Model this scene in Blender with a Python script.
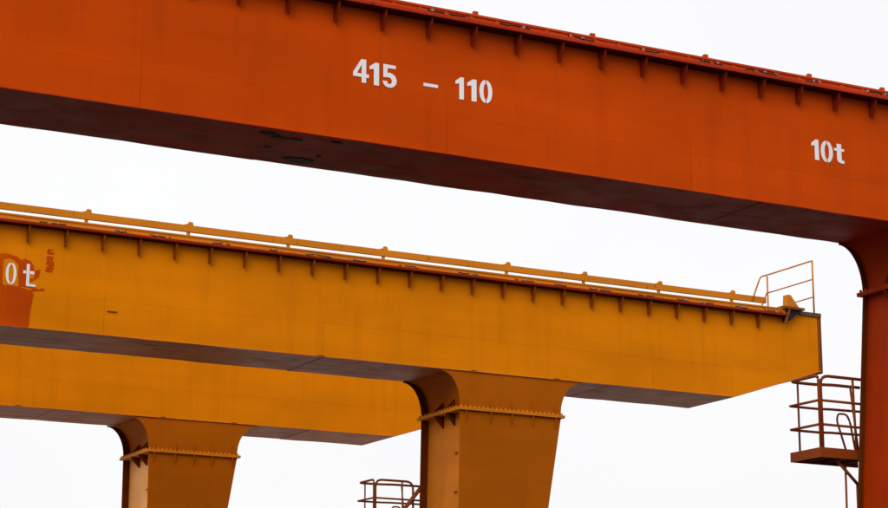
import bpy, bmesh, math, random
from mathutils import Vector
random.seed(7)
scene = bpy.context.scene
for o in list(bpy.data.objects): bpy.data.objects.remove(o)
C = scene.collection

# ------------------------------------------------------------------ camera
cam_d = bpy.data.cameras.new('camera'); cam = bpy.data.objects.new('camera', cam_d); C.objects.link(cam)
cam_d.sensor_width = 36.0; cam_d.lens = 87.92; cam_d.clip_end = 6000.0; cam_d.clip_start = 0.1
cam.location = (0, 0, 1.7)
cam.rotation_euler = (math.radians(90 + 13.258), 0, math.radians(-28.782))
scene.camera = cam

# ------------------------------------------------------------------ sky and sun (overcast)
SUN_EL, SUN_AZ = math.radians(35), math.radians(-50)      # azimuth from +Y, negative = towards -X
w = bpy.data.worlds.new('World'); scene.world = w; w.use_nodes = True
nt = w.node_tree; nt.nodes.clear()
out = nt.nodes.new('ShaderNodeOutputWorld'); bg = nt.nodes.new('ShaderNodeBackground')
sky = nt.nodes.new('ShaderNodeTexSky'); sky.sky_type = 'NISHITA'; sky.sun_disc = False
sky.sun_elevation = SUN_EL; sky.sun_rotation = SUN_AZ; sky.dust_density = 6.0; sky.air_density = 1.0
mixw = nt.nodes.new('ShaderNodeMixRGB'); mixw.inputs[0].default_value = 0.93
mixw.inputs[2].default_value = (10.22, 10.15, 10.3, 1)       # even cloud cover
bg.inputs['Strength'].default_value = 0.1
nt.links.new(sky.outputs[0], mixw.inputs[1]); nt.links.new(mixw.outputs[0], bg.inputs['Color'])
cn = nt.nodes.new('ShaderNodeTexNoise'); cn.inputs['Scale'].default_value = 2.2; cn.inputs['Detail'].default_value = 4   # faint cloud tone
cr = nt.nodes.new('ShaderNodeValToRGB'); cr.color_ramp.elements[0].color = (9.95, 9.85, 10.1, 1); cr.color_ramp.elements[1].color = (10.5, 10.5, 10.5, 1)
cr.color_ramp.elements[0].position = 0.35; cr.color_ramp.elements[1].position = 0.65
nt.links.new(cn.outputs[0], cr.inputs[0]); nt.links.new(cr.outputs[0], mixw.inputs[2])
nt.links.new(bg.outputs[0], out.inputs['Surface'])
sun_d = bpy.data.lights.new('sun', 'SUN'); sun_d.energy = 1.5; sun_d.angle = math.radians(45); sun_d.color = (1.0, 0.96, 0.9)
sun = bpy.data.objects.new('sun', sun_d); C.objects.link(sun)
sd = Vector((math.sin(SUN_AZ) * math.cos(SUN_EL), -abs(math.cos(SUN_AZ)) * math.cos(SUN_EL), math.sin(SUN_EL)))
sun.rotation_euler = sd.to_track_quat('Z', 'Y').to_euler()
sky.sun_rotation = math.atan2(sd.x, sd.y)
scene.view_settings.view_transform = 'Standard'; scene.view_settings.look = 'None'
scene.view_settings.exposure = 0.0; scene.view_settings.gamma = 1.0
scene.render.engine = 'CYCLES'

# ------------------------------------------------------------------ materials
def paint(name, col, rough=0.45, spec=0.35, vary=0.12, streak=0.08, rust=0.0, wave=0.0, grime=(0.03, 0.012, 0.006), plate=0.0, xstreak=None, runs=None):
    m = bpy.data.materials.new(name); m.use_nodes = True
    n = m.node_tree.nodes; l = m.node_tree.links
    b = n['Principled BSDF']
    tc = n.new('ShaderNodeTexCoord')
    def noise(scale, vec_scale=None, detail=4, rgh=0.55):
        t = n.new('ShaderNodeTexNoise'); t.inputs['Scale'].default_value = scale
        t.inputs['Detail'].default_value = detail; t.inputs['Roughness'].default_value = rgh
        if vec_scale:
            mp = n.new('ShaderNodeMapping'); mp.inputs['Scale'].default_value = vec_scale
            l.new(tc.outputs['Object'], mp.inputs[0]); l.new(mp.outputs[0], t.inputs['Vector'])
        else: l.new(tc.outputs['Object'], t.inputs['Vector'])
        return t
    def ramp(src, p0, p1, c0=(0,0,0,1), c1=(1,1,1,1)):
        r = n.new('ShaderNodeValToRGB'); e = r.color_ramp.elements
        e[0].position = p0; e[1].position = p1; e[0].color = c0; e[1].color = c1
        l.new(src, r.inputs[0]); return r
    def mix(fac, a, c, typ='MIX'):
        x = n.new('ShaderNodeMixRGB'); x.blend_type = typ
        for i, v in enumerate((fac, a, c)):
            if hasattr(v, 'is_output'): l.new(v, x.inputs[i])
            elif i == 0: x.inputs[0].default_value = v
            else: x.inputs[i].default_value = (*v, 1)
        return x.outputs[0]
    big = ramp(noise(0.7, (0.55, 1, 1.3)).outputs[0], 0.33, 0.7)
    c = mix(big.outputs[0], tuple(v * (1 - vary) for v in col), tuple(min(0.9, v * (1 + vary)) for v in col))
    st = ramp(noise(1.0, (2.2, 2.2, 0.25), 5).outputs[0], 0.52, 0.78)
    f = n.new('ShaderNodeMath'); f.operation = 'MULTIPLY'; f.inputs[1].default_value = streak
    l.new(st.outputs[0], f.inputs[0]); c = mix(f.outputs[0], c, grime)
    # long horizontal roller laps
    lp = ramp(noise(1.0, (0.12, 1, 3.2), 3).outputs[0], 0.4, 0.62)
    f2 = n.new('ShaderNodeMath'); f2.operation = 'MULTIPLY'; f2.inputs[1].default_value = vary * 1.1
    l.new(lp.outputs[0], f2.inputs[0]); c = mix(f2.outputs[0], c, tuple(v * 0.6 for v in col))
    if runs:            # thin rain and rust runs that start below each bracket: (first x, spacing, top z)
        def mth(op, a, b=None, c=None):
            q = n.new('ShaderNodeMath'); q.operation = op
            for i, v in enumerate((a, b, c)):
                if v is None: continue
                if hasattr(v, 'is_output'): l.new(v, q.inputs[i])
                else: q.inputs[i].default_value = v
            return q.outputs[0]
        sx = n.new('ShaderNodeSeparateXYZ'); l.new(tc.outputs['Object'], sx.inputs[0])
        wob = mth('MULTIPLY', mth('SUBTRACT', noise(1.0, (1.4, 1, 1.1), 3).outputs[0], 0.5), 0.10)
        ph = mth('ADD', mth('DIVIDE', mth('SUBTRACT', sx.outputs[0], runs[0]), runs[1]), wob)
        d = mth('ABSOLUTE', mth('SUBTRACT', mth('FRACT', mth('ADD', ph, 0.5)), 0.5))
        line = mth('SUBTRACT', 1.0, mth('MULTIPLY', d, 18.0)); line.node.use_clamp = True
        fade = mth('SUBTRACT', 1.0, mth('DIVIDE', mth('SUBTRACT', runs[2], sx.outputs[2]), 1.5)); fade.node.use_clamp = True
        amt = ramp(noise(1.0, (0.9, 1, 0.3), 2).outputs[0], 0.38, 0.66)
        k = mth('MULTIPLY', mth('MULTIPLY', line, fade), mth('MULTIPLY', amt.outputs[0], 0.17))
        c = mix(k, c, grime)
    if plate > 0:       # each plate was sprayed a little differently
        oi = n.new('ShaderNodeObjectInfo'); pr = ramp(oi.outputs['Random'], 0.0, 1.0, (1 - plate,) * 3 + (1,), (1 + plate,) * 3 + (1,))
        c = mix(1.0, c, pr.outputs[0], 'MULTIPLY')
    if xstreak:         # dust drawn out along the plate
        xs = ramp(noise(1.0, (0.5, 7, 1), 6, 0.65).outputs[0], 0.42, 0.68)
        c = mix(xs.outputs[0], c, xstreak)
        xs = ramp(noise(1.0, (1.1, 3.5, 1), 6, 0.65).outputs[0], 0.55, 0.72)
        c = mix(xs.outputs[0], c, tuple(v * 0.45 for v in col))
    if rust > 0:
        rs = ramp(noise(7.0, (1, 1, 0.7), 8, 0.7).outputs[0], 0.66 - rust * 0.12, 0.72)
        c = mix(rs.outputs[0], c, (0.06, 0.018, 0.008))
    sp = ramp(noise(26, None, 3).outputs[0], 0.74, 0.8)
    f3 = n.new('ShaderNodeMath'); f3.operation = 'MULTIPLY'; f3.inputs[1].default_value = 0.35
    l.new(sp.outputs[0], f3.inputs[0]); c = mix(f3.outputs[0], c, grime)
    l.new(c, b.inputs['Base Color'])
    rr = ramp(noise(2.2).outputs[0], 0.3, 0.75, (rough * .85,) * 3 + (1,), (min(1, rough * 1.25),) * 3 + (1,))
    l.new(rr.outputs[0], b.inputs['Roughness'])
    b.inputs['Specular IOR Level'].default_value = spec
    bp = n.new('ShaderNodeBump'); bp.inputs['Strength'].default_value = 0.25; bp.inputs['Distance'].default_value = 0.004
    l.new(noise(30, None, 3).outputs[0], bp.inputs['Height'])
    if wave > 0:
        b2 = n.new('ShaderNodeBump'); b2.inputs['Strength'].default_value = wave; b2.inputs['Distance'].default_value = 0.03
        l.new(noise(0.9, (0.8, 1, 1), 1).outputs[0], b2.inputs['Height']); l.new(bp.outputs[0], b2.inputs['Normal'])
        l.new(b2.outputs[0], b.inputs['Normal'])
    else: l.new(bp.outputs[0], b.inputs['Normal'])
    return m
M = {}
M['orange'] = paint('orange_paint', (0.575, 0.060, 0.000), 0.6, 0.04, 0.11, 0.16, 0, 0.6, plate=0.04, runs=(-11.39, .697, 11.5))
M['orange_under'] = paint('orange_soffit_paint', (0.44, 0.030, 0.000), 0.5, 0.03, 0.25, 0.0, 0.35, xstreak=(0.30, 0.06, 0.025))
M['red_leg'] = paint('red_leg_paint', (0.36, 0.028, 0.000), 0.55, 0.05, 0.10, 0.25)
M['red'] = paint('red_oxide_paint', (0.42, 0.026, 0.001), 0.55, 0.12, 0.30, 0.2, 0.6)
M['gusset_red'] = paint('shaded_red_primer', (0.22, 0.018, 0.002), 0.6, 0.08, 0.15, 0.2)  # red gussets, darkened for the shade under the ledge
M['gusset_brown'] = paint('shaded_brown_primer', (0.26, 0.062, 0.002), 0.6, 0.08, 0.15, 0.2)  # brown gussets, overhang shade painted into the colour
M['deep_red'] = paint('deep_red_primer', (0.24, 0.016, 0.001), 0.6, 0.1, 0.3, 0.2, 0.6)
M['orange_rail'] = paint('orange_red_paint', (0.52, 0.050, 0.001), 0.55, 0.12, 0.2, 0.1, 0.6)
M['yellow'] = paint('yellow_paint', (0.725, 0.208, 0.000), 0.6, 0.04, 0.10, 0.14, 0, 0.6, plate=0.035, runs=(-9.43, .745, 11.6))
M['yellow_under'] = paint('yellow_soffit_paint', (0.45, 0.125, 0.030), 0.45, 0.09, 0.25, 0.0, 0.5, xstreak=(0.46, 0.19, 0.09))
M['ochre_leg'] = paint('ochre_leg_paint', (0.39, 0.092, 0.000), 0.55, 0.05, 0.08, 0.16)
M['yellow_rail'] = paint('yellow_rail_paint', (0.60, 0.19, 0.003), 0.55, 0.15, 0.12, 0.1, 0.3)
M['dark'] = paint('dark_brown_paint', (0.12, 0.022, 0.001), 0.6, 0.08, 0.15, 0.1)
M['black'] = paint('black_rubber', (0.012, 0.010, 0.010), 0.6, 0.2, 0.1, 0.0)
M['brown'] = paint('brown_primer', (0.24, 0.060, 0.004), 0.55, 0.15, 0.15, 0.2, 0.2)
M['greybrown'] = paint('weathered_cap_plate', (0.12, 0.07, 0.05), 0.6, 0.2, 0.2, 0.2, 0.3)
M['steel'] = paint('grey_steel', (0.35, 0.33, 0.31), 0.4, 0.5, 0.2, 0.2, 0.3)
M['white'] = paint('white_stencil_paint', (0.86, 0.83, 0.84), 0.6, 0.15, 0.05, 0.30, 0.0, 0, (0.55, 0.25, 0.15))
M['redpatch'] = paint('red_patch_paint', (0.52, 0.062, 0.000), 0.6, 0.05, 0.2, 0.5, grime=(0.66, 0.15, 0.0))
M['lit_ochre'] = paint('lit_ochre_paint', (0.58, 0.168, 0.010), 0.5, 0.12, 0.12, 0.22, 0.1)  # leg side plates: light from the left painted in as lighter ochre
M['bright_lit_ochre'] = paint('bright_lit_ochre_paint', (0.84, 0.36, 0.10), 0.5, 0.12, 0.12, 0.2, 0.1)  # rear crane's side plates, painted brighter still for the side light
M['bounce'] = paint('pale_bounce_ground', (0.36, 0.35, 0.33), 0.8, 0.2, 0.15, 0.0, 0, 0, (0.15, 0.14, 0.13))
M['platform_red'] = paint('platform_red_brown', (0.27, 0.050, 0.006), 0.55, 0.12, 0.2, 0.2, 0.2)
M['soffit_shade'] = paint('soffit_shade_paint', (0.07, 0.008, 0.001), 0.7, 0.03, 0.2, 0.1)  # painted shade for the underside of the ledge
M['concrete'] = paint('asphalt_yard', (0.052, 0.050, 0.048), 0.85, 0.2, 0.2, 0.0, 0, 0, (0.03, 0.03, 0.03))

# ------------------------------------------------------------------ mesh helpers
class MB:
    def __init__(s): s.bm = bmesh.new()
    def face(s, pts): return s.bm.faces.new([s.bm.verts.new(p) for p in pts])
    def box(s, x0, x1, y0, y1, z0, z1):
        v = [s.bm.verts.new((x, y, z)) for z in (z0, z1) for x, y in ((x0, y0), (x1, y0), (x1, y1), (x0, y1))]
        for f in ((3,2,1,0), (4,5,6,7), (0,1,5,4), (1,2,6,5), (2,3,7,6), (3,0,4,7)): s.bm.faces.new([v[i] for i in f])
        return s
    def prism(s, poly, axis, a, b):
        """extrude a polygon of 2-D points along axis: y -> poly is (x,z); x -> (y,z); z -> (x,y)"""
        def P(p, t):
            return (p[0], t, p[1]) if axis == 'y' else (t, p[0], p[1]) if axis == 'x' else (p[0], p[1], t)
        A = [s.bm.verts.new(P(p, a)) for p in poly]; B = [s.bm.verts.new(P(p, b)) for p in poly]
        s.bm.faces.new(A); s.bm.faces.new(B[::-1])
        for i in range(len(poly)):
            j = (i + 1) % len(poly); s.bm.faces.new([A[i], B[i], B[j], A[j]])
        return s
    def tube(s, pts, r, n=8):
        pts = [Vector(p) for p in pts]; rings = []
        for i, p in enumerate(pts):
            d = (pts[min(i+1, len(pts)-1)] - pts[max(i-1, 0)]).normalized()
            up = Vector((0, 0, 1)) if abs(d.z) < 0.95 else Vector((0, 1, 0))
            a = d.cross(up).normalized(); b = d.cross(a)
            rings.append([s.bm.verts.new(p + (a * math.cos(2*math.pi*k/n) + b * math.sin(2*math.pi*k/n)) * r) for k in range(n)])
        for q in range(len(rings) - 1):
            for k in range(n): s.bm.faces.new([rings[q][k], rings[q][(k+1) % n], rings[q+1][(k+1) % n], rings[q+1][k]])
        s.bm.faces.new(rings[0][::-1]); s.bm.faces.new(rings[-1])
        return s
    def mesh(s, name, mat, smooth=False):
        bmesh.ops.recalc_face_normals(s.bm, faces=s.bm.faces)
        me = bpy.data.meshes.new(name); s.bm.to_mesh(me); s.bm.free(); me.materials.append(M[mat])
        if smooth:
            for p in me.polygons: p.use_smooth = True
        return me
    def build(s, name, mat, parent=None, loc=(0,0,0), smooth=False, kind=None):
        return link(name, s.mesh(name, mat, smooth), parent, loc, kind)
def link(name, me, parent=None, loc=(0,0,0), kind=None):
    o = bpy.data.objects.new(name, me); C.objects.link(o); o.parent = parent; o.location = loc
    if kind: o['kind'] = kind
    return o
def bend(path, r=0.12, n=5):
    """round the corners of a polyline"""
    P = [Vector(p) for p in path]; out = [P[0]]
    for i in range(1, len(P) - 1):
        a, b, c = P[i-1], P[i], P[i+1]
        ra = min(r, (a-b).length * .45, (c-b).length * .45)
        s0 = b + (a-b).normalized() * ra; s1 = b + (c-b).normalized() * ra
        for k in range(n + 1):
            t = k / n; out.append(s0 * (1-t)**2 + b * 2*t*(1-t) + s1 * t*t)
    out.append(P[-1]); return out
def bevel(o, w=0.006, seg=1):
    m = o.modifiers.new('edge', 'BEVEL'); m.width = w; m.segments = seg; m.limit_method = 'ANGLE'
    return o

# ------------------------------------------------------------------ stencil characters (unit height, x to the right)
def arc(cx, cy, rx, ry, a0, a1, n=14):
    return [(cx + rx * math.cos(math.radians(a0 + (a1-a0) * i / n)), cy + ry * math.sin(math.radians(a0 + (a1-a0) * i / n))) for i in range(n + 1)]
def glyph(ch, st=0.21):
    """list of closed polygons, holes by even-odd, plus advance width"""
    if ch == '1': return [[(0.0, 0.80), (0.0, 0.66), (0.17, 0.71), (0.17, 0), (0.17+st, 0), (0.17+st, 1), (0.23, 1)]], 0.46
    if ch == '4': return [[(0.0, 0.23), (0.34, 0.23), (0.34, 0), (0.52, 0), (0.52, 0.23), (0.63, 0.23), (0.63, 0.38), (0.52, 0.38), (0.52, 1), (0.32, 1), (0.0, 0.40)],
                          [(0.16, 0.38), (0.34, 0.38), (0.34, 0.76)]], 0.66
    if ch == '5':
        o = [(0.03, 1), (0.54, 1), (0.54, 0.85), (0.21, 0.85), (0.20, 0.63)] + arc(0.27, 0.32, 0.31, 0.33, 88, -90, 18) + arc(0.27, 0.30, 0.27, 0.31, -92, -172, 8) + \
            [(0.20, 0.27)] + arc(0.28, 0.29, 0.10, 0.145, -160, 90, 14) + [(0.20, 0.44), (0.03, 0.42)]
        return [o], 0.64
    if ch == '0':
        g = 0.018; wd = 0.52
        L = arc(wd/2 - g, 0.5, wd/2 - g, 0.5, 90, 270, 20) + arc(wd/2 - g, 0.5, wd/2 - g - st * .8, 0.34, 270, 90, 16)
        R = arc(wd/2 + g, 0.5, wd/2 - g, 0.5, 90, -90, 20) + arc(wd/2 + g, 0.5, wd/2 - g - st * .8, 0.34, -90, 90, 16)
        return [L, R], 0.60
    if ch == 't':
        return [[(0.12, 0.62), (0.0, 0.62), (0.0, 0.76), (0.12, 0.76), (0.12, 1), (0.12+st, 1), (0.12+st, 0.76), (0.45, 0.76), (0.45, 0.62), (0.12+st, 0.62)] +
                [(0.12+st, 0.22), (0.36, 0.15), (0.45, 0.15), (0.45, 0.0), (0.30, 0.0), (0.17, 0.05), (0.12, 0.18)]], 0.5
    if ch == 'T':     # thin stencil t with a flat foot
        return [[(0.17, 0), (0.66, 0), (0.66, 0.1), (0.33, 0.1), (0.33, 1), (0.17, 1)], [(0, 0.56), (0.15, 0.56), (0.15, 0.69), (0, 0.69)],
                [(0.35, 0.56), (0.58, 0.56), (0.58, 0.69), (0.35, 0.69)]], 0.7
    if ch == 'O':     # thin stencil zero
        g = 0.02; wd = 0.48; s2 = 0.13
        return [arc(wd/2 - g, .5, wd/2 - g, .5, 90, 270, 18) + arc(wd/2 - g, .5, wd/2 - g - s2, .40, 270, 90, 16),
                arc(wd/2 + g, .5, wd/2 - g, .5, 90, -90, 18) + arc(wd/2 + g, .5, wd/2 - g - s2, .40, -90, 90, 16)], 0.5
    if ch == '-': return [[(0, 0.36), (0.68, 0.36), (0.68, 0.50), (0, 0.50)]], 0.7
def flat(polys, name, mat, parent, y, lean=0.0):
    """polygons in (x, z) -> one thin painted sheet at depth y"""
    cu = bpy.data.curves.new(name, 'CURVE'); cu.dimensions = '2D'; cu.fill_mode = 'BOTH'
    for p in polys:
        sp = cu.splines.new('POLY'); sp.points.add(len(p) - 1); sp.use_cyclic_u = True
        for q, (a, b) in zip(sp.points, p): q.co = (a, b, 0, 1)
    t = bpy.data.objects.new('tmp', cu); C.objects.link(t)
    me = bpy.data.meshes.new_from_object(t); bpy.data.objects.remove(t)
    for v in me.vertices: v.co = (v.co.x, y, v.co.y)
    me.name = name; me.materials.clear(); me.materials.append(M[mat])
    bm = bmesh.new(); bm.from_mesh(me)
    for f in bm.faces:
        f.normal_update()
        if f.normal.y > 0: f.normal_flip()
    bm.to_mesh(me); bm.free()
    return link(name, me, parent)
def lettering(chars, name, mat, parent, y):
    """chars: (character, x, z, height, horizontal stretch)"""
    for ch, x, z, h, sx in chars:
        g, _ = glyph(ch)
        flat([[(x + px * h * sx, z + pz * h) for px, pz in p] for p in g], name, mat, parent, y)

# ------------------------------------------------------------------ the ground
def structure(o): o['kind'] = 'structure'; return o
g = MB(); g.face([(-3000, -3000, 0), (3000, -3000, 0), (3000, 3000, 0), (-3000, 3000, 0)])
structure(g.build('ground', 'concrete'))
g = MB(); g.face([(-60, 43, .004), (90, 43, .004), (90, 140, .004), (-60, 140, .004)])
structure(g.build('bounce_sheet', 'bounce'))  # unseen pale sheet, added to bounce light onto the rear girder undersides

# ------------------------------------------------------------------ gantry cranes
ZB = 9.7            # underside of the girders
ZJ = 8.91           # bolted joint between haunch and leg
LEFT = -31.0        # far leg, left of the frame (crane coordinates)
def crane(label, X0, Y0, W, zled, zbeam, xc, xt, wleg, paintset, vseams, hz, bseams, lugs, gus0, gstep, gh, plat_x):
    P = paintset
    root = bpy.data.objects.new('gantry_crane', None); C.objects.link(root); root.location = (X0, Y0, 0)
    root['label'] = label; root['category'] = 'crane'; root['group'] = 'gantry cranes in the yard'
    ztop = zled + 0.16
    xl = LEFT - xt + wleg; zt = 10.517; xle = LEFT - xc + wleg
    # --- girder core
    m = MB(); m.prism([(xl, zt), (xle, ZB + .016), (xc, ZB + .016), (xt, zt), (xt, ztop), (xl, ztop)], 'y', 0.012, W - 0.012)
    girder = m.build('girder', P['web'], root)
    # front web plates, slightly oil-canned between the inner stiffeners
    cuts = [xle] + [s for s in vseams if xle < s < xc] + [xc]
    rnd = random.Random(int(X0 * 10 + Y0))
    for i in range(len(cuts) - 1):
        for z0, z1 in ((ZB + .016, hz), (hz, ztop)):
            x0, x1 = cuts[i], cuts[i + 1]
            m = MB(); nx = max(6, int((x1 - x0) / .35)); nz = 5; G = []
            ph = rnd.uniform(0, 6.3); am = rnd.uniform(.002, .005)
            for a in range(nx + 1):
                row = []
                for b in range(nz + 1):
                    u, v = a / nx, b / nz; x = x0 + (x1 - x0) * u
                    e = math.sin(math.pi * u) ** .4 * math.sin(math.pi * v) if 0 < u < 1 else 0
                    row.append(m.bm.verts.new((x, am * e * math.sin(x * 4.3 + ph), z0 + (z1 - z0) * v)))
                G.append(row)
            for a in range(nx):
                for b in range(nz): m.bm.faces.new([G[a][b], G[a+1][b], G[a+1][b+1], G[a][b+1]])
            bmesh.ops.recalc_face_normals(m.bm, faces=m.bm.faces)
            m.bm.faces.ensure_lookup_table()
            if m.bm.faces[0].normal.y > 0: bmesh.ops.reverse_faces(m.bm, faces=m.bm.faces)
            bm = m.bm; me = bpy.data.meshes.new('web_plate'); bm.to_mesh(me); bm.free(); me.materials.append(M[P['web']])
            for p in me.polygons: p.use_smooth = True
            link('web_plate', me, girder)
        if i: MB().tube([(cuts[i], 0.001, ZB + .02), (cuts[i], 0.001, ztop - .02)], .003, 6).build('weld_seam', P['web'], girder, smooth=True)
    for sx, a, b in ((1, xc, xt), (-1, xle, xl)):
        MB().prism([(a, ZB + .016), (b, zt), (b, ztop), (a, ztop)], 'y', 0.0, 0.012).build('web_plate', P['web'], girder)
    MB().tube([(xle, 0.001, hz), (xc, 0.001, hz)], .0022, 6).build('weld_seam', P['web'], girder, smooth=True)
    # bottom plates
    cuts = [xle] + [s for s in bseams if xle < s < xc] + [xc]
    for i in range(len(cuts) - 1):
        dz = 0.004 if i % 2 else 0.0
        m = MB(); xa, xb = cuts[i] + .004, cuts[i+1] - .004; nn = max(2, int((xb - xa) / .45)); prev = None
        for q in range(nn + 1):      # flame-cut edge, never quite straight
            x = xa + (xb - xa) * q / nn; jy, jz, jr = rnd.uniform(-.006, .004), rnd.uniform(0, .006), rnd.uniform(-.006, .006)
            ring = [m.bm.verts.new(p) for p in ((x, -.022 + jy, ZB + dz + jz * .8), (x, W * .5, ZB + dz), (x, W + .01 + jr, ZB + dz + rnd.uniform(-.006, .006)), (x, W + .01 + jr, ZB + .0155), (x, -.022 + jy, ZB + .0155))]
            if prev:
                for t in range(5): m.bm.faces.new([prev[t], ring[t], ring[(t+1) % 5], prev[(t+1) % 5]])
            if q in (0, nn): m.bm.faces.new(ring)
            prev = ring
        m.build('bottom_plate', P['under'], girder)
        if i: MB().tube([(cuts[i], -.018, ZB + .005), (cuts[i], W, ZB + .005)], .011, 6).build('weld_seam', 'brown', girder)
    for a, b in ((xc, xt), (xle, xl)):
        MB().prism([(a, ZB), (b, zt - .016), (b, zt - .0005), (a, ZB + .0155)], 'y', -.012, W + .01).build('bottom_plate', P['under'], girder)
    # lifting clips at the bottom edge
    for cxp in ((0.32, wleg - .1, -3.23) if P['leg'] != 'red_leg' else (0.32, wleg - .1)):
        bevel(MB().prism([(cxp - .09, ZB + .016), (cxp + .09, ZB + .016), (cxp + .06, ZB + .036), (cxp - .06, ZB + .036)], 'y', -.03, -.001).build('edge_clip', 'brown', girder))
    # cap plate and end stiffener
    MB().box(xl, xt + .01, -.012, W + .012, ztop, ztop + .03).build('cap_plate', 'greybrown', girder)
    MB().box(xt - .08, xt + .004, -.008, -.001, zt + .005, ztop - .001).build('end_stiffener', 'brown', girder)
    MB().box(xt, xt + .018, -.02, W, zt - .06, ztop - .001).build('end_plate', 'brown', girder)
    # --- ledge with gussets
    xe = xt - .63
    ledge = bevel(MB().box(xl + .6, xe - .46, -.22, -.0135, zled, zled + .055).build('track_ledge', P['ledge'], root))
    MB().box(xl + .6, xe - .462, -.212, -.0136, zled - .006, zled - .0005).build('ledge_shade_sheet', 'soffit_shade', ledge)  # thin dark sheet added as the ledge's underside shade
    gm = MB().prism([(-.0015, zled - .007), (-.185, zled - .007), (-.16, zled - gh * .4), (-.095, zled - gh * .92), (-.08, zled - gh), (-.05, zled - gh), (-.0015, zled - gh * .86)], 'x', -.010, .010).mesh('gusset', P['gus'])
    k = gus0
    while k < xe - .55:
        link('gusset', gm, ledge, (k, 0, 0)); k += gstep
    k = gus0 - gstep
    while k > xl + 1:
        link('gusset', gm, ledge, (k, 0, 0)); k -= gstep
    # --- trolley rail on the ledge
    yr = -.125; z = zled + .0555
    rh = P['railh']; prof = [(-.055, 0), (.055, 0), (.055, .014), (.012, .024), (.012, rh - .04), (.032, rh - .03), (.032, rh), (-.032, rh), (-.032, rh - .03), (-.012, rh - .04), (-.012, .024), (-.055, .014)]
    rail = MB().prism([(yr + a, z + b) for a, b in prof], 'x', xl + .7, xe - .45).build('trolley_rail', P['rail'], root)
    m = MB(); x = xl + 1
    while x < xe - .6:
        m.box(x - .035, x + .035, yr - .085, yr - .03, z, z + .035); m.box(x - .012, x + .012, yr - .07, yr - .045, z + .035, z + .055); x += .4
    m.build('rail_clips', P['rail'], rail, kind='stuff')
    # loose cable lying beside the rail, with bright clamps
    c2 = MB(); x = -15.0
    while x < xe - .7:
        x += rnd.uniform(.35, 1.0); pts = []
        L = rnd.uniform(.2, .6)
        for q in range(9):
            pts.append((x + L * q / 8, -.198 + rnd.uniform(-.008, .012), z + .012 + rnd.uniform(0, .022)))
        MB().tube(bend(pts, .03, 2), .010, 6).build('power_cable', 'black', ledge, smooth=True)
        for q in range(rnd.randint(1, 3)):
            xx = x + rnd.uniform(0, L); c2.box(xx - .011, xx + .011, -.214, -.18, z + .02, z + .045)
        x += L
    c2.build('cable_clamps', 'steel', ledge, kind='stuff')
    # end stop and its bracket
    bevel(MB().prism([(xe - .47, zled + .225), (xe - .45, zled + .50), (xe - .34, zled + .51), (xe - .10, zled + .225)], 'y', -.20, -.05).build('end_stop', P['rail'], root), .01)
    MB().box(xe - .56, xe + .03, -.23, -.0135, zled + .171, zled + .224).build('stop_plate', 'brown', root)
    MB().prism([(xe - .455, zled - .11), (xe - .36, zled - .09), (xe - .02, zled + .168), (xe - .455, zled + .168)], 'y', -.17, -.014).build('stop_bracket_and_shade', 'black', root)  # black shape stands for the deep shadow recess below the stop
    MB().prism([(xe - .54, zled - .16), (xe - .49, zled - .15), (xe - .36, zled + .168), (xe - .41, zled + .168)], 'y', -.215, -.172).build('stop_bracket_and_shade', 'brown', root)
    MB().box(xe + .031, xt + .012, -.045, -.0125, ztop - .055, ztop + .032).build('edge_strip', 'greybrown', girder)
    # --- guard beam along the far edge, on posts with lugs
    by = W + .03
    m = MB(); x1 = xt - .17
    m.prism([(by, zbeam), (by + .07, zbeam), (by + .07, zbeam - .015), (by + .012, zbeam - .015), (by + .012, zbeam - .125), (by + .07, zbeam - .125), (by + .07, zbeam - .14), (by, zbeam - .14)], 'x', xl + .5, x1)
    beam = m.build('guard_beam', P['rail'], root)
    sp = 2.15; xs = list(lugs); k = xs[0] - sp
    while k > xl + 1: xs.append(k); k -= sp
    for k in xs:
        MB().box(k - .03, k + .03, by + .018, by + .068, ztop + .031, zbeam - .1405).build('beam_post', P['rail'], beam)
        if P['leg'] == 'red_leg': bevel(MB().box(k - .05, k + .03, by + .005, by + .06, zbeam + .001, zbeam + .06).build('lug', P['rail'], beam))
        else: bevel(MB().prism([(k - .13, zbeam + .001), (k + .10, zbeam + .001), (k + .085, zbeam + .075), (k + .0, zbeam + .08), (k - .02, zbeam + .035)], 'y', by + .005, by + .06).build('lug', P['rail'], beam))
    # --- end handrail
    px = xt - .13; zh = 13.11 if zled > 11.6 else zbeam + .55
    hr = MB().tube([(px, .03, ztop + .03), (px, .03, zh)], .021).build('end_handrail', P['rail'], root, smooth=True)
    MB().tube([(px, W + .02, ztop + .03), (px, W + .02, zh - .03)], .02).build('railing_post', P['rail'], hr, smooth=True)
    MB().tube(bend([(px, .03, zh), (px, W + .02, zh), (px - .20, W + .02, zh - .06), (px - .47, W + .02, zbeam - .13)], .12), .019).build('rail_bar', P['rail'], hr, smooth=True)
    for dz in (.44, .86):
        MB().tube([(px, .03, zh - dz), (px, W + .02, zh - dz)], .016).build('rail_bar', P['rail'], hr, smooth=True)
    MB().tube([(px - .02, W + .03, zh - .44), (px - .17, W + .03, zbeam - .2)], .018).build('rail_bar', P['rail'], hr, smooth=True)
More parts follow.
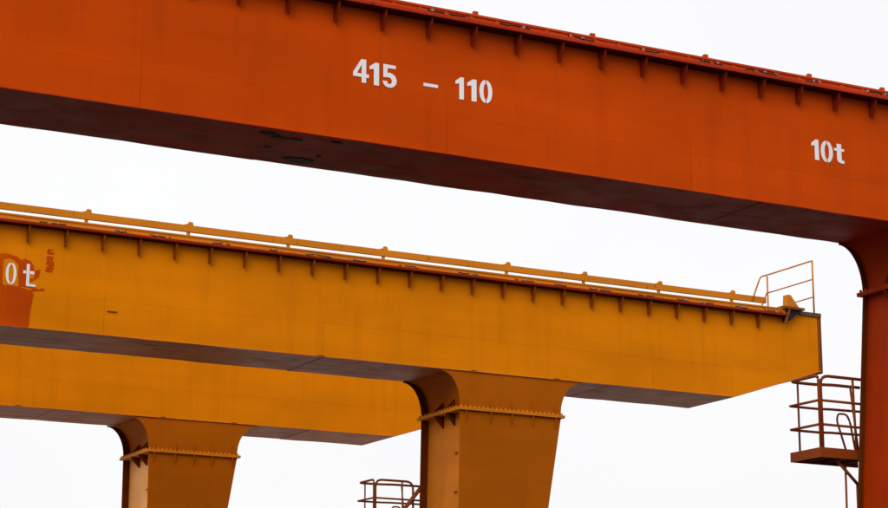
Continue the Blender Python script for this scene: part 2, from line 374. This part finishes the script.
    # --- legs
    for x0, s in ((0.0, 1), (LEFT + wleg, -1)):
        X = lambda v: x0 + s * v
        taper = .174
        haunchL = [(-.44 + .44 * math.sin(t), ZJ + .06 + .70 * math.cos(t)) for t in [math.pi / 2 * i / 14 for i in range(15)]]
        haunchR = [(wleg + .54 - .54 * math.sin(t), ZJ + .06 + .70 * math.cos(t)) for t in [math.pi / 2 * i / 14 for i in range(15)]]
        zt0 = ZB - .001
        outline = [(X(-.44), zt0)] + [(X(a), b) for a, b in haunchL] + [(X(0), ZJ + .032), (X(wleg), ZJ + .032)] + [(X(a), b) for a, b in haunchR[::-1]] + [(X(wleg + .54), zt0)]
        rec = P['rec']; lt = P['lean']
        inner = [(X(-.44 + rec), zt0)] + [(X(a + rec), b) for a, b in haunchL] + [(X(rec), ZJ + .032), (X(wleg - rec), ZJ + .032)] + [(X(a - rec), b) for a, b in haunchR[::-1]] + [(X(wleg + .54 - rec), zt0)]
        m = MB(); m.prism(outline, 'y', .002, .024); m.prism(inner, 'y', .0245, W - .0255)
        hau = m.build('haunch', P['leg'], root)
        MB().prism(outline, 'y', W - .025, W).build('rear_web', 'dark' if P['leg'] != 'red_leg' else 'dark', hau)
        zf = 1.30; wf = wleg - taper * (ZJ - zf)
        dl = lt * (ZJ - zf); lo = [(X(-dl), zf), (X(wf), zf), (X(wleg), ZJ - .03), (X(0), ZJ - .03)]
        li = [(X(rec - dl), zf + .002), (X(wf - rec), zf + .002), (X(wleg - rec), ZJ - .03), (X(rec), ZJ - .03)]
        leg = MB().prism(lo, 'y', .002, .024).build('leg', P['leg'], root)
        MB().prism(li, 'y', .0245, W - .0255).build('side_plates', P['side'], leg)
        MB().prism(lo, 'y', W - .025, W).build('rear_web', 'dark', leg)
        # bolted joint
        for z0, z1, par in ((ZJ + .001, ZJ + .031, hau), (ZJ - .029, ZJ - .001, leg)):
            a, b = sorted((X(-.07), X(wleg + .07)))
            bevel(MB().box(a, b, -.065, W + .065, z0, z1).build('joint_flange', P['flange'], par), .004)
        m = MB(); n = int(wleg / .105)
        for q in range(n + 1):
            for zz0, zz1 in ((ZJ + .0315, ZJ + .072),):
                xx = X(wleg * q / n); m.prism([(xx + .022 * math.cos(t * math.pi / 3), -.035 + .022 * math.sin(t * math.pi / 3)) for t in range(6)], 'z', zz0, zz1)
        n = int(W / .12)
        for q in range(1, n + 1):
            for zz0, zz1 in ((ZJ + .0315, ZJ + .072),):
                yy = W * q / n; m.prism([(X(-.035) + .022 * math.cos(t * math.pi / 3), yy + .022 * math.sin(t * math.pi / 3)) for t in range(6)], 'z', zz0, zz1)
        m.build('flange_bolts', P['flange'], hau, kind='stuff')
        for fx in (.05, .29, .5, .71, .94):
            xx = X(wleg * fx)
            for sg, par in ((1, hau), (-1, leg)):
                zb = ZJ + .0315 if sg > 0 else ZJ - .0295
                MB().prism([(.0015, zb), (-.055, zb), (-.055, zb + sg * .05), (-.012, zb + sg * .25), (.0015, zb + sg * .25)], 'x', xx - .008, xx + .008).build('stiffener', P['leg'], par)
        for yy in (.52, 1.02):
            yy *= W / 1.73
            for sg, par in ((1, hau), (-1, leg)):
                zb = ZJ + .0315 if sg > 0 else ZJ - .0295
                MB().prism([(X(rec - .002), zb), (X(-.06), zb), (X(-.06), zb + sg * .05), (X(rec - .03), zb + sg * .25), (X(rec - .002), zb + sg * .25)], 'y', yy - .01, yy + .01).build('stiffener', 'dark', par)  # side stiffeners in dark paint, their shadow put into the colour
        # small welded lugs on the side plate
        for zz in (8.03, 7.21, 5.62):
            bevel(MB().box(*sorted((X(rec - .05 - lt * (ZJ - zz)), X(rec + .001 - lt * (ZJ - zz)))), W * .22, W * .22 + .09, zz, zz + .03).build('welded_lug', P['leg'], leg))
        # wheel carriage on the track
        xm = X(.55)
        car = bevel(MB().prism([(-1.9, .45), (W + 1.9, .45), (W + 1.9, .85), (W + .5, 1.295), (-.5, 1.295), (-1.9, .85)], 'x', xm - .38, xm + .38).build('wheel_carriage', P['leg'], root), .02)
        for yy in (-1.5, -.7, W + .7, W + 1.5):
            MB().prism([(yy + .3 * math.cos(t * math.pi / 12), .435 + .3 * math.sin(t * math.pi / 12)) for t in range(24)], 'x', xm - .07, xm + .07).build('wheel', 'steel', car)
    # --- access platform behind the right leg
    x0 = plat_x; x1 = .45; y0 = W + .09; y1 = W + .85; zd = 6.45
    mat = P['plat']
    m = MB(); m.box(x0, x1, y0, y0 + .02, zd - .15, zd); m.box(x0, x1, y1 - .02, y1, zd - .15, zd); m.box(x0, x0 + .02, y0 + .0205, y1 - .0205, zd - .15, zd)
    plat = m.build('access_platform', mat, root)
    MB().box(x0 + .0205, x1, y0 + .0205, y1 - .0205, zd - .03, zd - .01).build('deck', mat, plat)
    for q in range(3):
        xx = x0 + .3 + q * .35; MB().box(xx, xx + .03, y0 + .0205, y1 - .0205, zd - .12, zd - .0305).build('deck_joist', mat, plat)
    zr = 7.573; r = .025; e = .03
    post = lambda pts, rr=.02: MB().tube(pts, rr).build('railing_post', mat, plat, smooth=True)
    bar = lambda pts, rr=.021: MB().tube(pts, rr).build('rail_bar', mat, plat, smooth=True)
    if P['leg'] == 'red_leg': post(bend([(x0 + e + .035, y0 + e, zd), (x0 + e + .035, y0 + e, zr), (x1, y0 + e, zr)], .16), r)
    else: post(bend([(x0 + e + .035, y0 + e, zd), (x0 + e + .035, y0 + e, zr), (-.13, y0 + e, zr), (-.12, y0 + e, zd)], .16), r)
    post(bend([(x0 + e, y0 + e, zd), (x0 + e, y0 + e, zr), (x0 + e, y1 - e, zr), (x0 + .5, y1 - e, zr), (x0 + .80, y1 - e - .10, zr), (x1, y1 - e - .10, zr)], .10), r)
    for zz in (7.185, 6.81):
        bar([(x1, y0 + e, zz), (x0 + e, y0 + e, zz), (x0 + e - .02, y1 - e, zz), (x0 + .55, y1 - e, zz), (x0 + .75, y1 - e - .06, zz), (x1, y1 - e - .10, zz)])
    post([(x0 + .17, y1 - e, zd), (x0 + .17, y1 - e, zr)], .017)
    post([(x0 + .72, y0 + e, zd), (x0 + .70, y0 + e, zr)], .019)
    post([(x0 + .84, y0 + e + .10, zd), (x0 + .76, y0 + e + .14, zr - .08)], .017)
    MB().tube(bend([(x0 + .78, y0 + .33, zd - .02), (x0 + .60, y0 + .33, 6.95), (x0 + .63, y0 + .33, 7.06), (x0 + .80, y0 + .33, 7.06), (x0 + .86, y0 + .33, 6.95), (x0 + .96, y0 + .33, zd - .02)], .09), .017).build('ladder_hoop', mat, plat, smooth=True)
    br = MB().tube([(x0 + .42, y0 + .15, zd - .16), (x0 + .86, y0 + .15, 5.90)], .026).build('brace', mat, plat, smooth=True)
    MB().box(x0 + .82, x0 + .885, W + .002, y0 + .20, 2.0, 5.93).build('mounting_post', mat, plat)
    MB().tube([(x0 + .63, y0 + .2, zd - .16), (x0 + .62, y0 + .2, 5.60), (x0 + .60, y0 + .2, 0.0)], .017).build('down_pipe', mat, plat, smooth=True)
    return root

SET_O = dict(web='orange', under='orange_under', ledge='red', gus='gusset_red', rail='orange_rail', leg='red_leg', side='red_leg', flange='red_leg', railh=.108, rec=.09, lean=.086, plat='platform_red')
SET_Y = dict(web='yellow', under='yellow_under', ledge='deep_red', gus='gusset_brown', rail='yellow_rail', leg='ochre_leg', side='lit_ochre', flange='yellow_rail', railh=.128, rec=.17, lean=.02, plat='brown')

SET_C = dict(SET_Y, side='bright_lit_ochre', lean=0.0)

XA, YA, WA = 21.87, 24.65, 1.46
XB, YB, WB = 21.76, 38.90, 1.73
XC, YC, WC = 18.37, 47.87, 1.73
A = crane('orange gantry crane with white 415 - 110 and 10t markings on its girder', XA, YA, WA, 11.555, 12.385, 6.99, 9.5, 2.30, SET_O,
          [v - XA for v in (-5.0, 1.0, 4.5, 9.19, 13.59, 17.6, 21.6, 25.0)], 10.27, [v - XA for v in (-4.0, 3.5, 11.38, 18.85, 24.0)],
          [v - XA for v in (14.91, 16.94, 19.02, 21.04, 22.53, 24.6, 26.7, 28.8)], 10.48 - XA, .697, .275, -.88)
B = crane('yellow gantry crane with a stencilled 0t over red paint patches and a railed girder end', XB, YB, WB, 11.665, 12.56, 6.99, 9.52, 2.45, SET_Y,
          [v - XB for v in (-6.0, 2.0, 8.0, 13.92, 18.6, 22.9, 26.6)], 10.40, [v - XB for v in (-6.0, 2.0, 10.5, 18.6, 25.45)],
          [v - XB for v in (14.12, 16.33, 18.60, 20.86, 23.95, 25.98, 28.04, 30.12)], 12.33 - XB, .745, .33, -1.09)
Cc = crane('yellow gantry crane with bare unmarked girder standing behind the other yellow crane', XC, YC, WC, 11.665, 12.56, 6.48, 9.0, 2.25, SET_C,
          [v - XC for v in (-6.0, 2.0, 10.0, 15.5, 20.1)], 10.40, [v - XC for v in (-6.0, 4.0, 16.02, 22.53)],
          [v - XC for v in (12.1, 14.3, 16.5, 18.7, 20.9, 23.1, 25.3)], 12.33 - XB, .745, .33, -1.09)

# --- markings on the orange girder (crane coordinates; the plates bulge by up to 5 mm)
lz = 10.518
lettering([(c, x - XA, lz + dz, h, sx) for c, x, dz, h, sx in (
    ('4', 12.16, .008, .325, 1.16), ('1', 12.405, 0, .315, 1.20), ('5', 12.60, 0, .318, 1.16))], 'crane_number', 'white', A, -.0075)
lettering([('-', 13.222 - XA, lz - .012, .32, 1.02)], 'crane_number', 'white', A, -.0075)
lettering([(c, x - XA, lz + dz, h, sx) for c, x, dz, h, sx in (
    ('1', 13.715, 0, .315, 1.10), ('1', 13.90, 0, .315, 1.22), ('0', 14.09, .004, .328, 1.20))], 'crane_number', 'white', A, -.0075)
lettering([(c, x - XA, z, h, sx) for c, x, z, h, sx in (
    ('1', 19.79, 10.487, .318, 1.15), ('0', 19.965, 10.475, .335, 1.32), ('t', 20.22, 10.495, .30, 1.40))], 'load_marking', 'white', A, -.0075)
# dark patches on the orange underside
for x, y, rx, ry in ((11.05, 24.86, .15, .06), (11.24, 24.97, .13, .06), (11.48, 24.97, .13, .055), (12.03, 24.83, .10, .03), (11.95, 25.84, .24, .115), (11.30, 25.45, .06, .04), (12.1, 25.55, .05, .03)):
    rr = random.Random(int(x * 100)); n = 16
    MB().prism([(x - XA + rx * math.cos(2*math.pi*k/n) * rr.uniform(.75, 1.1), y - YA + ry * math.sin(2*math.pi*k/n) * rr.uniform(.75, 1.1)) for k in range(n)], 'z', ZB - .008, ZB - .001).build('dark_patch', 'black', A)

# --- markings on the yellow girder
def rag(pts, amp, seed, n=6):
    rr = random.Random(seed); o = []
    for i, (a, b) in enumerate(pts):
        c, d = pts[(i + 1) % len(pts)]
        for k in range(n): t = k / n; o.append((a + (c-a)*t + rr.uniform(-amp, amp), b + (d-b)*t + rr.uniform(-amp, amp)))
    return o
bx = lambda pts: [(x - XB, z) for x, z in pts]
flat([rag(bx([(10.6, 9.73), (12.43, 9.73), (12.45, 10.0), (12.50, 10.38), (12.46, 10.44), (12.2, 10.49), (10.6, 10.50)]), .011, 1, 16)], 'paint_patch', 'redpatch', B, -.0062)
flat([rag(bx([(10.6, 10.52), (11.80, 10.515), (11.89, 10.50), (11.885, 10.98), (11.99, 11.02), (12.12, 10.98), (12.19, 10.90), (12.20, 10.50), (12.38, 10.49), (12.50, 10.47), (12.53, 10.50),
     (12.34, 10.51), (12.40, 10.60), (12.50, 10.63), (12.60, 10.72), (12.62, 10.86), (12.50, 10.83), (12.47, 10.94), (12.43, 11.0), (12.30, 11.04), (12.24, 11.0), (12.16, 11.06), (11.98, 11.10), (11.6, 11.08), (10.6, 11.05)]), .008, 2, 6)], 'paint_patch', 'redpatch', B, -.0064)
flat([rag(bx([(12.40, 10.66), (12.50, 10.68), (12.50, 10.78), (12.42, 10.80)]), .006, 3, 3)], 'paint_patch', 'yellow', B, -.0072)
flat([rag(bx([(12.42, 10.42), (12.72, 10.46), (12.71, 10.50), (12.60, 10.48), (12.52, 10.485), (12.45, 10.46)]), .010, 4, 3)], 'paint_patch', 'redpatch', B, -.0066)
lettering([('1', 11.62 - XB, 10.51, .42, 1.0), ('O', 11.945 - XB, 10.51, .42, 1.05), ('T', 12.285 - XB, 10.512, .43, .88)], 'load_marking', 'white', B, -.0085)
for k, (x, z, ww, hh) in enumerate(((12.79, 10.845, .12, .05), (12.81, 10.915, .13, .075), (12.80, 11.01, .15, .085), (12.795, 11.105, .13, .075), (12.80, 11.195, .14, .05), (12.80, 11.26, .10, .03))):
    s = rag(bx([(x - ww/2, z - hh/2), (x + ww/2, z - hh/2), (x + ww/2, z + hh/2), (x - ww/2, z + hh/2)]), .016, 20 + k, 4)
    flat([s], 'stencil_mark', 'redpatch', B, -.0066)
# small slotted plate
MB().box(13.98 - XB, 14.18 - XB, -.02, -.0055, 10.18, 10.20).build('slot_plate', 'brown', B)
# strut between leg and platform rail on the yellow crane
MB().tube([(21.80 - XB, WB + .06, 7.47), (21.10 - XB, WB + .06, 6.62)], .045, 6).build('strut', 'brown', B)

# ------------------------------------------------------------------ tracks on the ground
def track(x, y0, y1, label):
    prof = [(-.075, 0), (.075, 0), (.075, .02), (.012, .035), (.012, .10), (.036, .11), (.036, .134), (-.036, .134), (-.036, .11), (-.012, .10), (-.012, .035), (-.075, .02)]
    o = MB().prism([(x + a, b + .002) for a, b in prof], 'y', y0, y1).build('crane_track', 'steel')
    o['kind'] = 'structure'
for x in (21.81 + .55, 21.81 + LEFT + 2.38 - .55): track(x, -30, 90, '')
for x in (XC + .55, XC + LEFT + 2.25 - .55): track(x, 44, 90, '')
